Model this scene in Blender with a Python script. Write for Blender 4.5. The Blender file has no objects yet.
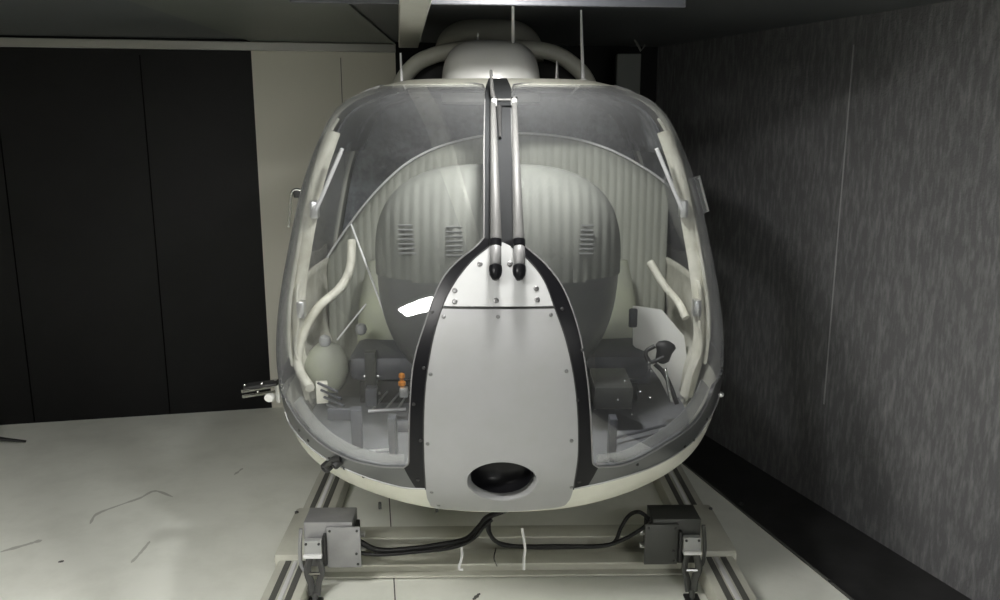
import bpy, bmesh, math, random
import numpy as np
from mathutils import Vector, Matrix
from mathutils.geometry import delaunay_2d_cdt
random.seed(4)
sc = bpy.context.scene
COL = sc.collection

# ------------------------------------------------------------------ camera
F_PX, PITCH, YAW = 850.0, math.radians(12), math.radians(1.08)
CAM = np.array([0, 0, 2.1])
FW = np.array([math.sin(YAW)*math.cos(PITCH), math.cos(YAW)*math.cos(PITCH), -math.sin(PITCH)])
RT = np.array([math.cos(YAW), -math.sin(YAW), 0.0])
UP = np.cross(RT, FW)
cd = bpy.data.cameras.new('camera'); cam = bpy.data.objects.new('camera', cd); COL.objects.link(cam)
cd.sensor_width = 36; cd.lens = 36*F_PX/1000; cd.clip_start = .02
cam.matrix_world = Matrix(((RT[0], UP[0], -FW[0], CAM[0]), (RT[1], UP[1], -FW[1], CAM[1]), (RT[2], UP[2], -FW[2], CAM[2]), (0, 0, 0, 1)))
sc.camera = cam

def ray(px, py): return FW*F_PX + RT*(px-500) - UP*(py-300)
def atz(px, py, z):
    d = ray(px, py); return Vector(CAM + d*(z-CAM[2])/d[2])
def aty(px, py, y):
    d = ray(px, py); return Vector(CAM + d*y/d[1])
def proj(P):
    v = np.asarray(P) - CAM; k = v@FW
    return 500+F_PX*(v@RT)/k, 300-F_PX*(v@UP)/k

# ------------------------------------------------------------------ materials
def mat(name, color, rough=.5, metal=0, noise=None, bump=0, bscale=40, coat=0, emit=None, estr=0, spec=.5):
    m = bpy.data.materials.new(name); m.use_nodes = True
    nt = m.node_tree; b = nt.nodes['Principled BSDF']
    b.inputs['Base Color'].default_value = (*color, 1); b.inputs['Roughness'].default_value = rough
    b.inputs['Metallic'].default_value = metal; b.inputs['Specular IOR Level'].default_value = spec
    b.inputs['Coat Weight'].default_value = coat; b.inputs['Coat Roughness'].default_value = .08
    if emit: b.inputs['Emission Color'].default_value = (*emit, 1); b.inputs['Emission Strength'].default_value = estr
    tc = nt.nodes.new('ShaderNodeTexCoord')
    if noise:
        sc_, c2, lo, hi, stretch = noise
        mp = nt.nodes.new('ShaderNodeMapping'); mp.inputs['Scale'].default_value = stretch
        n = nt.nodes.new('ShaderNodeTexNoise'); n.inputs['Scale'].default_value = sc_; n.inputs['Detail'].default_value = 8; n.inputs['Roughness'].default_value = .65
        r = nt.nodes.new('ShaderNodeValToRGB'); r.color_ramp.elements[0].position = lo; r.color_ramp.elements[1].position = hi
        r.color_ramp.elements[0].color = (*color, 1); r.color_ramp.elements[1].color = (*c2, 1)
        nt.links.new(tc.outputs['Object'], mp.inputs[0]); nt.links.new(mp.outputs[0], n.inputs['Vector'])
        nt.links.new(n.outputs['Fac'], r.inputs[0]); nt.links.new(r.outputs[0], b.inputs['Base Color'])
    if bump:
        n2 = nt.nodes.new('ShaderNodeTexNoise'); n2.inputs['Scale'].default_value = bscale; n2.inputs['Detail'].default_value = 6
        bp = nt.nodes.new('ShaderNodeBump'); bp.inputs['Strength'].default_value = bump; bp.inputs['Distance'].default_value = .01
        nt.links.new(tc.outputs['Object'], n2.inputs['Vector']); nt.links.new(n2.outputs['Fac'], bp.inputs['Height']); nt.links.new(bp.outputs[0], b.inputs['Normal'])
    return m
M = {}
M['floor'] = mat('floor_paint', (.80,.81,.74), .55, noise=(3, (.70,.71,.64), .45, .75, (1,1,1)), bump=.05, bscale=60)
M['floor_dark'] = mat('floor_dark_paint', (.018,.018,.018), .6, noise=(6, (.03,.03,.03), .4, .7, (1,1,1)))
M['black_wall'] = mat('black_wall_paint', (.004,.004,.0042), .5, noise=(2, (.007,.007,.0072), .4, .7, (1,1,1)), bump=.03, spec=.2)
M['mottled'] = mat('mottled_black_wall', (.11,.11,.113), .8, noise=(34, (.24,.24,.24), .45, .8, (1,1,.22)), bump=.5, bscale=90)
M['grey_wall'] = mat('grey_wall_paint', (.60,.585,.51), .6, bump=.03)
M['ceiling'] = mat('ceiling_paint', (.09,.096,.10), .5)
M['ceiling_b'] = mat('ceiling_panel_paint', (.12,.13,.118), .5)
M['trim'] = mat('trim_metal', (.33,.33,.3), .35, .3)
M['white'] = mat('white_gloss_paint', (.74,.74,.72), .32, coat=.5, noise=(4, (.68,.68,.65), .4, .7, (1,1,1)))
M['nose'] = mat('nose_panel_paint', (.235,.237,.24), .48, coat=0, noise=(5, (.22,.223,.22), .4, .7, (1,1,1)))
M['cream'] = mat('cream_paint', (.55,.55,.48), .4, coat=.2, noise=(5, (.47,.465,.40), .4, .75, (1,1,1)))
M['cream_in'] = mat('cream_lining', (.72,.71,.62), .6, noise=(7, (.48,.47,.38), .4, .7, (1,1,1)), bump=.1, bscale=20)
M['black'] = mat('black_gloss_paint', (.005,.005,.006), .3, spec=.15)
M['matte_black'] = mat('black_rubber', (.014,.014,.014), .55)
M['grey_band'] = mat('grey_satin_paint', (.055,.058,.058), .3, coat=.3)
M['post'] = mat('grey_post_paint', (.020,.021,.022), .85, spec=.1)
M['lining'] = mat('quilted_lining', (.36,.37,.32), .7, noise=(12, (.30,.31,.265), .4, .7, (1,1,.1)))
M['liner'] = mat('headliner_reflections', (.04,.044,.05), .6, noise=(3.2, (.36,.375,.40), .5, .66, (1.6,.7,1)), bump=.4, bscale=8)  # pale noise streaks paint the crumpled reflections of the upper windshield
M['reflection_mottle'] = mat('crumpled_reflections', (.20,.215,.23), .25, noise=(9, (.08,.085,.09), .4, .62, (1,1,1)), bump=1.0, bscale=14)  # mottle and bumps stand in for crumpled reflections in the glass
M['nose_cap'] = mat('nose_cap_lit_paint', (.36,.365,.365), .4, noise=(5, (.33,.335,.335), .4, .7, (1,1,1)))  # lighter copy of the nose paint; overhead light put into the colour
M['pod_cover'] = mat('pod_cover_quilted', (.155,.16,.142), .75, noise=(12, (.13,.135,.12), .4, .7, (1,1,.1)))
M['pod'] = mat('pod_grey_plastic', (.095,.098,.095), .4, noise=(3, (.13,.133,.125), .4, .7, (1,1,1)))
M['cabin_floor'] = mat('cabin_floor_grey', (.15,.155,.165), .6, noise=(9, (.12,.122,.13), .4, .7, (1,1,1)))
M['bracket'] = mat('bracket_dark_grey', (.065,.068,.078), .5)
M['alu'] = mat('bare_aluminium', (.6,.6,.6), .3, .9)
M['screw'] = mat('screw_steel', (.16,.16,.16), .4, .8)
M['steel_box'] = mat('galvanised_sheet', (.33,.33,.335), .42, .5, noise=(5, (.26,.26,.265), .4, .7, (1,1,1)))
M['dark_box'] = mat('dark_sheet', (.05,.052,.048), .4, .2)
M['stripe'] = mat('grip_strip_grey', (.10,.10,.09), .8, bump=.6, bscale=200)
M['cable'] = mat('cable_rubber', (.008,.008,.008), .5, spec=.25)
M['chrome'] = mat('chrome_metal', (.75,.75,.74), .18, 1)
M['rod'] = mat('rod_grey_metal', (.07,.07,.068), .5, .0, spec=.3)
M['grey_cap'] = mat('grey_cap_plastic', (.33,.335,.33), .35)
M['gap'] = mat('gap_black', (.001,.001,.001), .9, spec=0)
M['bracket_light'] = mat('sleeve_grey_metal', (.15,.15,.15), .45, .1)
M['seal'] = mat('grey_seal', (.14,.14,.14), .45)
M['orange'] = mat('orange_brass', (.65,.25,.04), .3, .6)
M['seat'] = mat('seat_grey_green', (.30,.31,.26), .6, noise=(4, (.36,.38,.27), .4, .7, (1,1,1)))
M['lamp'] = mat('lamp_diffuser', (.9,.9,.9), .5, emit=(1,.985,.95), estr=26)
M['lamp_frame'] = mat('lamp_frame_white', (.7,.7,.7), .4)
M['stain'] = mat('floor_scuff', (.5,.5,.45), .6)
M['mark'] = mat('floor_seam_dark', (.10,.10,.09), .7)
M['tape'] = mat('wall_edge_line', (.30,.30,.30), .5)

def glass(name, tint, haze, hz=.05, r=.03, ior=1.5):
    m = bpy.data.materials.new(name); m.use_nodes = True; nt = m.node_tree; nt.nodes.clear()
    out = nt.nodes.new('ShaderNodeOutputMaterial')
    tr = nt.nodes.new('ShaderNodeBsdfTransparent'); tr.inputs[0].default_value = (*tint, 1)
    df = nt.nodes.new('ShaderNodeBsdfDiffuse'); df.inputs[0].default_value = (*haze, 1)
    gl = nt.nodes.new('ShaderNodeBsdfGlossy'); gl.inputs['Roughness'].default_value = r; gl.inputs[0].default_value = (.95,.95,.97,1)
    lw = nt.nodes.new('ShaderNodeLayerWeight'); lw.inputs[0].default_value = .5
    pw = nt.nodes.new('ShaderNodeMath'); pw.operation = 'POWER'; pw.inputs[1].default_value = 4.0
    nt.links.new(lw.outputs['Facing'], pw.inputs[0])
    fr = nt.nodes.new('ShaderNodeMapRange'); fr.inputs['To Min'].default_value = .045; fr.inputs['To Max'].default_value = .8
    nt.links.new(pw.outputs[0], fr.inputs[0])
    mp = nt.nodes.new('ShaderNodeMapRange'); mp.inputs['To Min'].default_value = hz; mp.inputs['To Max'].default_value = .36
    nt.links.new(pw.outputs[0], mp.inputs[0])
    m1 = nt.nodes.new('ShaderNodeMixShader'); m2 = nt.nodes.new('ShaderNodeMixShader')
    nt.links.new(mp.outputs[0], m1.inputs[0])
    nt.links.new(tr.outputs[0], m1.inputs[1]); nt.links.new(df.outputs[0], m1.inputs[2])
    nt.links.new(fr.outputs[0], m2.inputs[0]); nt.links.new(m1.outputs[0], m2.inputs[1]); nt.links.new(gl.outputs[0], m2.inputs[2])
    nt.links.new(m2.outputs[0], out.inputs[0]); return m
M['glass'] = glass('canopy_acrylic', (.97,.975,.98), (.55,.56,.57), .010)
M['flange'] = glass('acrylic_flange', (.8,.8,.8), (.6,.61,.6), .22)
M['side_glass'] = glass('door_acrylic', (.93,.94,.95), (.6,.6,.6), .04)

# ------------------------------------------------------------------ mesh helpers
def link(name, bm, m, parent=None, smooth=True, angle=None):
    me = bpy.data.meshes.new(name)
    bmesh.ops.recalc_face_normals(bm, faces=bm.faces) if angle != 'keep' else None
    bm.to_mesh(me); bm.free()
    for p in me.polygons: p.use_smooth = smooth
    if smooth and angle != 'keep':
        try: me.set_sharp_from_angle(angle=math.radians(40))
        except Exception: pass
    o = bpy.data.objects.new(name, me); COL.objects.link(o)
    if m: me.materials.append(m)
    if parent: o.parent = parent; o.matrix_parent_inverse = root_inv(parent)
    return o
def root_inv(p):          # every mesh is modelled in room coordinates
    if p.type == 'MESH': return Matrix.Identity(4)
    return Matrix.LocRotScale(p.location, p.rotation_euler, p.scale).inverted()
def empty(name, loc):
    o = bpy.data.objects.new(name, None); COL.objects.link(o); o.location = loc; o.empty_display_size = .1; return o
def tag(o, label=None, cat=None, group=None, kind=None):
    if label: o['label'] = label
    if cat: o['category'] = cat
    if group: o['group'] = group
    if kind: o['kind'] = kind
    return o
def basis(d, hint=Vector((0,0,1))):
    d = d.normalized()
    if abs(d.dot(hint)) > .98: hint = Vector((0,1,0))
    a = d.cross(hint).normalized(); b = a.cross(d).normalized()
    return a, b
def box(bm, c, s, rot=None, bev=0):
    r = bmesh.ops.create_cube(bm, size=1)
    mt = Matrix.Translation(Vector(c)) @ (rot.to_4x4() if rot else Matrix.Identity(4)) @ Matrix.Diagonal((*s, 1))
    bmesh.ops.transform(bm, matrix=mt, verts=r['verts'])
    if bev:
        es = list({e for v in r['verts'] for e in v.link_edges})
        bmesh.ops.bevel(bm, geom=es, offset=bev, segments=2, affect='EDGES', profile=.5)
def tube(bm, pts, r, n=10, r2=None, cap=True, flat=1.0):
    pts = [Vector(p) for p in pts]; N = len(pts); rings = []; a = None
    for i, p in enumerate(pts):
        d = (pts[min(i+1, N-1)] - pts[max(i-1, 0)]).normalized()
        if a is None: a, b = basis(d)
        else:
            a = (a - d*a.dot(d)).normalized(); b = a.cross(d).normalized()
        rr = r if r2 is None else r + (r2-r)*i/max(1, N-1)
        if callable(r): rr = r(i/max(1, N-1))
        rings.append([bm.verts.new(p + a*math.cos(t)*rr + b*math.sin(t)*rr*flat) for t in [2*math.pi*k/n for k in range(n)]])
    for i in range(N-1):
        for k in range(n): bm.faces.new((rings[i][k], rings[i][(k+1)%n], rings[i+1][(k+1)%n], rings[i+1][k]))
    if cap: bm.faces.new(rings[0][::-1]); bm.faces.new(rings[-1])
def lathe(bm, c, axis, prof, n=20, hint=Vector((0,0,1)), sx=1, sy=1):
    axis = Vector(axis).normalized(); a, b = basis(axis, hint); c = Vector(c); rings = []
    for r, h in prof:
        rings.append([bm.verts.new(c + axis*h + a*math.cos(t)*r*sx + b*math.sin(t)*r*sy) for t in [2*math.pi*k/n for k in range(n)]])
    for i in range(len(rings)-1):
        for k in range(n): bm.faces.new((rings[i][k], rings[i][(k+1)%n], rings[i+1][(k+1)%n], rings[i+1][k]))
    bm.faces.new(rings[0][::-1]); bm.faces.new(rings[-1])
def spline(pts, n=8):
    pts = [Vector(p) for p in pts]; P = [pts[0]*2-pts[1]] + pts + [pts[-1]*2-pts[-2]]; out = []
    for i in range(1, len(P)-2):
        for k in range(n):
            t = k/n; p0, p1, p2, p3 = P[i-1:i+3]
            out.append(.5*((2*p1)+(p2-p0)*t+(2*p0-5*p1+4*p2-p3)*t*t+(3*p1-p0-3*p2+p3)*t**3))
    out.append(pts[-1]); return out
def B(): return bmesh.new()
def part(name, m, parent, fn, *a, smooth=True, **k):
    bm = B(); fn(bm, *a, **k); return link(name, bm, m, parent, smooth)

# ------------------------------------------------------------------ the room
ang_b = math.atan(.184)                       # back wall direction
def wall_seg(name, p, q, z0, z1, m, th=.08, side=1, bm=None):
    p = Vector((*p, 0)); q = Vector((*q, 0)); d = (q-p); L = d.length; d.normalize(); n = Vector((-d.y, d.x, 0))*side
    own = bm is None
    if own: bm = B()
    c = (p+q)/2 + n*th/2; c.z = (z0+z1)/2
    box(bm, c, (L, th, z1-z0), Matrix.Rotation(math.atan2(d.y, d.x), 3, 'Z'))
    if own:
        o = link(name, bm, m, None, False); o['kind'] = 'structure'; return o
HC = 2.63
def yb(x): return 5.72 + .184*(x+3.4)
XB = atz(271, 409, 0).x
def back(x): return (x, yb(x))
wr0 = Vector((1.30, 6.60)); wd = Vector((.59, -1.78)).normalized()
wr1 = wr0 + wd*10.5
kx = wr0.x
wall_seg('wall_back', back(-5.2), back(XB), 0, HC, M['black_wall'])
wall_seg('wall_back', back(XB), back(-.62), 0, HC, M['grey_wall'])
wall_seg('wall_back', back(-.62), back(kx+.3), -.12, HC, M['black_wall'])
wall_seg('wall_right', wr0, wr1, -.14, HC+.9, M['mottled'])
wall_seg('wall_left', (-5.2, -3.3), back(-5.2), 0, HC+.9, M['grey_wall'])
wall_seg('wall_front', (4.75, -3.3), (-5.2, -3.3), -.14, HC+.9, M['grey_wall'])
# unseen glowing panel added behind the camera to brighten the right floor
M['fill_glow'] = mat('fill_panel_glow', (.8,.8,.8), .6, emit=(.95,1,1), estr=1.2)
bm = B(); box(bm, (1.3, -3.29, 1.35), (2.6, .01, 2.0)); o = link('fill_panel_1', bm, M['fill_glow'], None, False); o['kind'] = 'structure'
# floors
e0 = atz(690, 470, 0).xy; e1 = atz(850, 600, 0).xy; ed = (e1-e0).normalized()
ea = e0 - ed*1.8; eb = e1 + ed*6.9
bm = B()
def prism(bm, poly, z0, z1):
    lo = [bm.verts.new((p[0], p[1], z0)) for p in poly]; hi = [bm.verts.new((p[0], p[1], z1)) for p in poly]
    bm.faces.new(lo[::-1]); bm.faces.new(hi)
    for i in range(len(poly)): j = (i+1) % len(poly); bm.faces.new((lo[i], lo[j], hi[j], hi[i]))
prism(bm, [(-5.2, -3.3), (eb.x, -3.3), (eb.x, eb.y), (ea.x, ea.y), (ea.x, yb(ea.x)), (-5.2, yb(-5.2))], -.09, 0)
o = link('floor', bm, M['floor'], None, False); o['kind'] = 'structure'
bm = B(); prism(bm, [(0, -3.3), (4.9, -3.3), (4.9, 7), (0, 7)], -.2, -.12)
o = link('floor', bm, M['floor_dark'], None, False); o['kind'] = 'structure'
# dark lip along the platform edge
bm = B(); pa = Vector((ea.x, ea.y, -.05)); pb = Vector((eb.x, eb.y, -.05)); nd = Vector((-ed.y, ed.x, 0))
c = (pa+pb)/2 + nd*.008; box(bm, c, (.012, (pb-pa).length, .11), Matrix.Rotation(math.atan2(ed.y, ed.x)-math.pi/2, 3, 'Z'))
o = link('trim_1', bm, M['stripe'], None, False); o['kind'] = 'structure'
# ceiling
bm = B(); prism(bm, [(-5.2, -3.3), (4.9, -3.3), (4.9, 7.1), (XB-.05, yb(XB)+.2), (-5.2, yb(-5.2)+.1)], HC+.0, HC+.08)
o = link('ceiling', bm, M['ceiling'], None, False); o['kind'] = 'structure'
bm = B(); prism(bm, [(XB, 1.5), (-.62, 1.5), (-.62, yb(-.62)), (XB, yb(XB))], HC-.012, HC-.0005)
o = link('ceiling', bm, M['ceiling_b'], None, False); o['kind'] = 'structure'
# beam at wall/ceiling junction
bm = B()
def beam(bm, p, q, zc, w, h, off=0, bev=.004):
    p = Vector((*p, zc)); q = Vector((*q, zc)); d = (q-p); n = Vector((-d.y, d.x, 0)).normalized()
    box(bm, (p+q)/2 + n*off, (d.length, w, h), Matrix.Rotation(math.atan2(d.y, d.x), 3, 'Z'), bev)
beam(bm, back(-5.1), back(-.62), HC-.045, .05, .055, -.026)
o = link('trim_2', bm, M['trim'], None, False); o['kind'] = 'structure'
bm = B()
a = aty(0, 5, 1); 
p1 = atz(290, 3, 2.515).xy; p2 = atz(685, 8, 2.515).xy
beam(bm, p1, p2, (HC+2.515)/2-.001, .03, HC-2.515-.002)  # drop and position shaped to block the downlight from the far right wall
o = link('trim_3', bm, M['bracket'], None, False); o['kind'] = 'structure'
bm = B(); beam(bm, wr0 + wd*.1, wr0 + wd*9.5, HC-.05, .07, .06, .037)
for q in list(bm.verts): pass
o = link('trim_4', bm, M['ceiling_b'], None, False); o['kind'] = 'structure'
# cream ceiling joist running toward the back wall
bm = B(); j0 = atz(408.5, 48, 2.5); j1 = atz(416, 0, 2.5); jd = (j1-j0)
beam(bm, j0.xy, (j0+jd*1.4).xy, 2.5+(HC-2.5)/2-.001, .112, HC-2.5-.004, 0, .005)
o = link('trim_5', bm, M['cream'], None, False); o['kind'] = 'structure'
# grey post in the back corner + bracket
pc = aty(628, 60, 6.2)
bm = B(); box(bm, (pc.x, 6.2, HC/2-.04), (.17, .09, HC-.08-.001), None, .006)
o = link('trim_6', bm, M['ceiling_b'], None, False); o['kind'] = 'structure'
bm = B(); tube(bm, [aty(630, 30, 6.0), aty(641, 51, 6.0), aty(645, 45, 6.0)], .008, 6)
o = link('trim_7', bm, M['trim'], None, False); o['kind'] = 'structure'
# wall seams
def wall_pt(px, py, p, d):      # ray with a vertical plane
    n = np.array([-d[1], d[0], 0.]); r = ray(px, py); P = np.array([p[0], p[1], 0.])
    t = ((P-CAM)@n)/(r@n); return Vector(CAM + r*t)
nW = Vector((wd.y, -wd.x, 0)); nW = -nW if nW.x > 0 else nW
s0 = wall_pt(852, 45, wr0, wd); s1 = wall_pt(826, 405, wr0, wd)
bm = B(); box(bm, ((s0+s1)/2) + nW*.002, (.004, .007, (s0-s1).length), Matrix.Rotation(math.atan2(wd.y, wd.x)-math.pi/2, 3, 'Z'))
o = link('trim_8', bm, M['tape'], None, False); o['kind'] = 'structure'
bd = Vector((1, .184)).normalized()
for i, (x0, mm) in enumerate(((8, 'gap'), (152, 'gap'), (346, 'ceiling_b'))):
    q = wall_pt(x0, 200, back(0), bd)
    bm = B(); box(bm, (q.x, q.y-.002, HC/2-.05), (.006, .005, HC-.12), Matrix.Rotation(ang_b, 3, 'Z'))
    o = link('trim_%d' % (9+i), bm, M[mm], None, False); o['kind'] = 'structure'
# floor seam and scuffs
bm = B(); q0 = atz(377, 600, 0); q1 = atz(375, 500, 0)
box(bm, (q0.x-.02, 4.2, .0005), (.006, 2.6, .001), Matrix.Rotation(math.atan2(-(q1.x-q0.x), q1.y-q0.y), 3, 'Z'))
o = link('trim_12', bm, M['mark'], None, False); o['kind'] = 'structure'
def scuff(pix, w, m):
    bm = B(); pts = spline([atz(*p, .0008) for p in pix], 6); L = []
    for i, p in enumerate(pts):
        d = (pts[min(i+1, len(pts)-1)]-pts[max(i-1, 0)]).normalized(); n = Vector((-d.y, d.x, 0))
        ww = w*(.5+.7*random.random())*(1 if 0 < i < len(pts)-1 else .2)
        L.append((bm.verts.new(p+n*ww), bm.verts.new(p-n*ww)))
    for i in range(len(L)-1): bm.faces.new((L[i][0], L[i][1], L[i+1][1], L[i+1][0]))
    for f in bm.faces:
        if f.normal.z < 0: f.normal_flip()
    return link('floor_scuff', bm, m, None, False)
for pix, w, lab, mm in (([(90,524),(97,514),(120,505),(140,498),(155,491),(173,497)], .011, 'long wavy grey scuff on the white floor, left of the helicopter', 'stain'),
                    ([(131,563),(142,551),(150,541)], .008, 'short faint scuff in front of the long wavy scuff on the floor', 'stain'),
                    ([(234,475),(243,468)], .010, 'small dark scuff on the floor nearest the black wall', 'stain'),
                    ([(473,600),(480,593)], .010, 'short black mark on the floor beneath the helicopter cables', 'mark'),
                    ([(58,562),(64,561)], .012, 'tiny dark spot on the floor at far left', 'mark'),
                    ([(0,552),(25,545),(42,540)], .016, 'pale smeared scuff at the left edge of the floor', 'stain')):
    tag(scuff(pix, w, M[mm]), lab, 'scuff', 'scuffs on the white floor')
for (x, y), lab in (((741, 504), 'dark bolt on the white floor edge, nearer the helicopter'), ((831, 582), 'dark bolt on the white floor edge, nearer the bottom of the frame')):
    bm = B(); lathe(bm, atz(x, y, 0), (0,0,1), [(.014,0),(.014,.006),(.007,.010),(.007,.014)], 8)
    tag(link('floor_bolt', bm, M['matte_black'], None, False), lab, 'bolt', 'bolts on the platform edge')

# black stand at the left edge; its visible foot stands for a wedge shadow
st = tag(empty('black_stand', aty(-8, 436, 4.9)), 'black stand at the left edge of the floor, its flat foot in place of a wedge shadow', 'stand')
st.location.z = 0
g = atz(-6, 445, 0)
st.location = (g.x, g.y, 0)
def _p(bm): tube(bm, [(g.x, g.y, .02), (g.x, g.y, .95)], .022, 12)
part('pole', M['matte_black'], st, _p)
for tx in ((26, 443), (-40, 452), (-30, 432)):
    h = atz(*tx, 0)
    def _f(bm): tube(bm, [(g.x, g.y, .05), ((g.x+h.x)/2, (g.y+h.y)/2, .03), (h.x, h.y, .012)], .02, 8, .011, flat=.6)
    part('foot', M['matte_black'], st, _f)

# ------------------------------------------------------------------ fuselage surface
CX = .068
#        v     yf     z     w      ys
TAB = np.array([
 [0.00, 3.20, 0.620, 0.36, 4.10],
 [0.05, 3.00, 0.645, 0.60, 3.95],
 [0.12, 2.87, 0.715, 0.82, 3.85],
 [0.22, 2.76, 0.86, 0.925, 3.80],
 [0.34, 2.72, 1.10, 0.965, 3.78],
 [0.46, 2.76, 1.36, 0.945, 3.78],
 [0.58, 2.86, 1.60, 0.900, 3.80],
 [0.70, 3.02, 1.84, 0.845, 3.82],
 [0.82, 3.25, 2.055, 0.765, 3.85],
 [0.92, 3.52, 2.20, 0.65, 3.95],
 [1.00, 3.85, 2.275, 0.44, 4.15]])
def natspline(x, y):
    n = len(x); h = np.diff(x); A = np.eye(n); r = np.zeros(n)
    for i in range(1, n-1):
        A[i, i-1] = h[i-1]; A[i, i] = 2*(h[i-1]+h[i]); A[i, i+1] = h[i]
        r[i] = 3*((y[i+1]-y[i])/h[i]-(y[i]-y[i-1])/h[i-1])
    c = np.linalg.solve(A, r); b = np.diff(y)/h - h*(2*c[:-1]+c[1:])/3; d = np.diff(c)/(3*h)
    def f(t):
        k = np.clip(np.searchsorted(x, t)-1, 0, n-2); u = t-x[k]
        return y[k]+b[k]*u+c[k]*u**2+d[k]*u**3
    return f
SPL = [natspline(TAB[:,0], TAB[:,k]) for k in (1,2,3,4)]
NEXP = 2.35
def S(u, v):
    u = np.asarray(u, float); v = np.asarray(v, float)
    yf, z, w, ys = [s(v) for s in SPL]
    t = u*math.pi/2
    # superellipse by angle, sampled evenly
    cs, sn = np.cos(t), np.sin(t)
    rr = (np.abs(cs)**NEXP + np.abs(sn)**NEXP)**(-1/NEXP)
    return np.stack([CX + w*sn*rr, ys-(ys-yf)*cs*rr, z + 0*u], -1)
def SN(u, v, e=1e-3):
    du = S(u+e, v)-S(u-e, v); dv = S(u, v+e)-S(u, v-e); n = np.cross(du, dv); return n/np.linalg.norm(n, axis=-1, keepdims=True)
UG, VG = np.meshgrid(np.linspace(-1, 1, 241), np.linspace(0, 1, 181))
PG = S(UG, VG); QG = PG - CAM; KG = QG@FW
PXG = 500+F_PX*(QG@RT)/KG; PYG = 300-F_PX*(QG@UP)/KG
NG = SN(UG, VG); FACING = (NG*QG).sum(-1) < 0
def uvof(px, py):
    d = (PXG-px)**2+(PYG-py)**2 + np.where(FACING, 0, 400)
    i = np.unravel_index(np.argmin(d), d.shape); u, v = UG[i], VG[i]
    for _ in range(6):
        e = 1e-4
        x0 = np.array(proj(S(u, v))); xu = np.array(proj(S(u+e, v))); xv = np.array(proj(S(u, v+e)))
        J = np.stack([(xu-x0)/e, (xv-x0)/e], 1)
        try: st_ = np.linalg.solve(J, np.array([px, py])-x0)
        except Exception: break
        st_ = np.clip(st_, -.02, .02); u2, v2 = np.clip(u+st_[0], -1, 1), np.clip(v+st_[1], 0, 1)
        x2 = np.array(proj(S(u2, v2)))
        if np.hypot(*(x2-[px, py])) > np.hypot(*(x0-[px, py])): break
        u, v = u2, v2
    return float(u), float(v)
def surf(u, v, off=0):
    p = S(u, v)
    if off: p = p + SN(u, v)*off
    return Vector(p)
def onpx(px, py, off=0): return surf(*uvof(px, py), off)
def nrm(px, py): return Vector(SN(*uvof(px, py)))
def px_curve(pix, n=5):        # smooth pixel curve -> list of uv
    pts = spline([(x, y, 0) for x, y in pix], n)
    return [uvof(p.x, p.y) for p in pts]
def pip(p, poly):
    c = False; j = len(poly)-1
    for i in range(len(poly)):
        if (poly[i][1] > p[1]) != (poly[j][1] > p[1]) and p[0] < (poly[j][0]-poly[i][0])*(p[1]-poly[i][1])/(poly[j][1]-poly[i][1])+poly[i][0]: c = not c
        j = i
    return c
def panel(name, m, parent, loop, off=0, th=.004, du=.02, dv=.012, hole=None):
    lp = [loop[0]]
    for q in loop[1:]:
        if abs(q[0]-lp[-1][0])+abs(q[1]-lp[-1][1]) > 2e-3: lp.append(q)
    if abs(lp[0][0]-lp[-1][0])+abs(lp[0][1]-lp[-1][1]) < 2e-3: lp.pop()
    # subdivide long edges
    def dens(l):
        o_ = []
        for i in range(len(l)):
            a_, b_ = l[i], l[(i+1) % len(l)]; k = max(1, int(max(abs(a_[0]-b_[0])/du, abs(a_[1]-b_[1])/dv)))
            for t in range(k): o_.append((a_[0]+(b_[0]-a_[0])*t/k, a_[1]+(b_[1]-a_[1])*t/k))
        return o_
    lp = dens(lp); vs = list(lp); es = [(i, (i+1) % len(lp)) for i in range(len(lp))]
    if hole:
        k0 = len(vs); vs += hole; es += [(k0+i, k0+(i+1) % len(hole)) for i in range(len(hole))]
    us = [p[0] for p in lp]; vv = [p[1] for p in lp]
    bd_ = np.array(vs)
    for u in np.arange(math.floor(min(us)/du)*du, max(us), du):
        for v in np.arange(math.floor(min(vv)/dv)*dv, max(vv), dv):
            if pip((u, v), lp) and not (hole and pip((u, v), hole)):
                dd = np.min(((bd_[:,0]-u)/du)**2+((bd_[:,1]-v)/dv)**2)
                if dd > .16: vs.append((float(u), float(v)))
    r = delaunay_2d_cdt([Vector(p) for p in vs], es, [], 0, 1e-7)
    V2, T = r[0], r[2]
    bm = B(); A = np.array([(p.x, p.y) for p in V2]); P = S(A[:,0], A[:,1]) + SN(A[:,0], A[:,1])*off
    N = SN(A[:,0], A[:,1])
    hi = [bm.verts.new(p) for p in P]; lo = [bm.verts.new(p) for p in P-N*th]
    tri = []
    for t in T:
        c_ = A[list(t)].mean(0)
        if pip(c_, lp) and not (hole and pip(c_, hole)): tri.append(t)
    cnt = {}
    for t in tri:
        n_ = np.cross(P[t[1]]-P[t[0]], P[t[2]]-P[t[0]])
        t = list(t) if n_@N[t[0]] > 0 else list(t)[::-1]
        bm.faces.new([hi[i] for i in t]); bm.faces.new([lo[i] for i in t[::-1]])
        for i in range(3):
            e = (t[i], t[(i+1) % 3]); cnt[e] = 1
    for a_, b_ in cnt:
        if (b_, a_) not in cnt: 
            f = bm.faces.new((hi[a_], lo[a_], lo[b_], hi[b_]))
    for v in [v for v in bm.verts if not v.link_faces]: bm.verts.remove(v)
    o = link(name, bm, m, parent, True, 'keep')
    o.data.set_sharp_from_angle(angle=math.radians(50)); return o

heli = tag(empty('helicopter', (CX, 4.2, 0)), 'white light helicopter with a bubble windshield and white nose, standing on skids in the room', 'helicopter')

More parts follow.
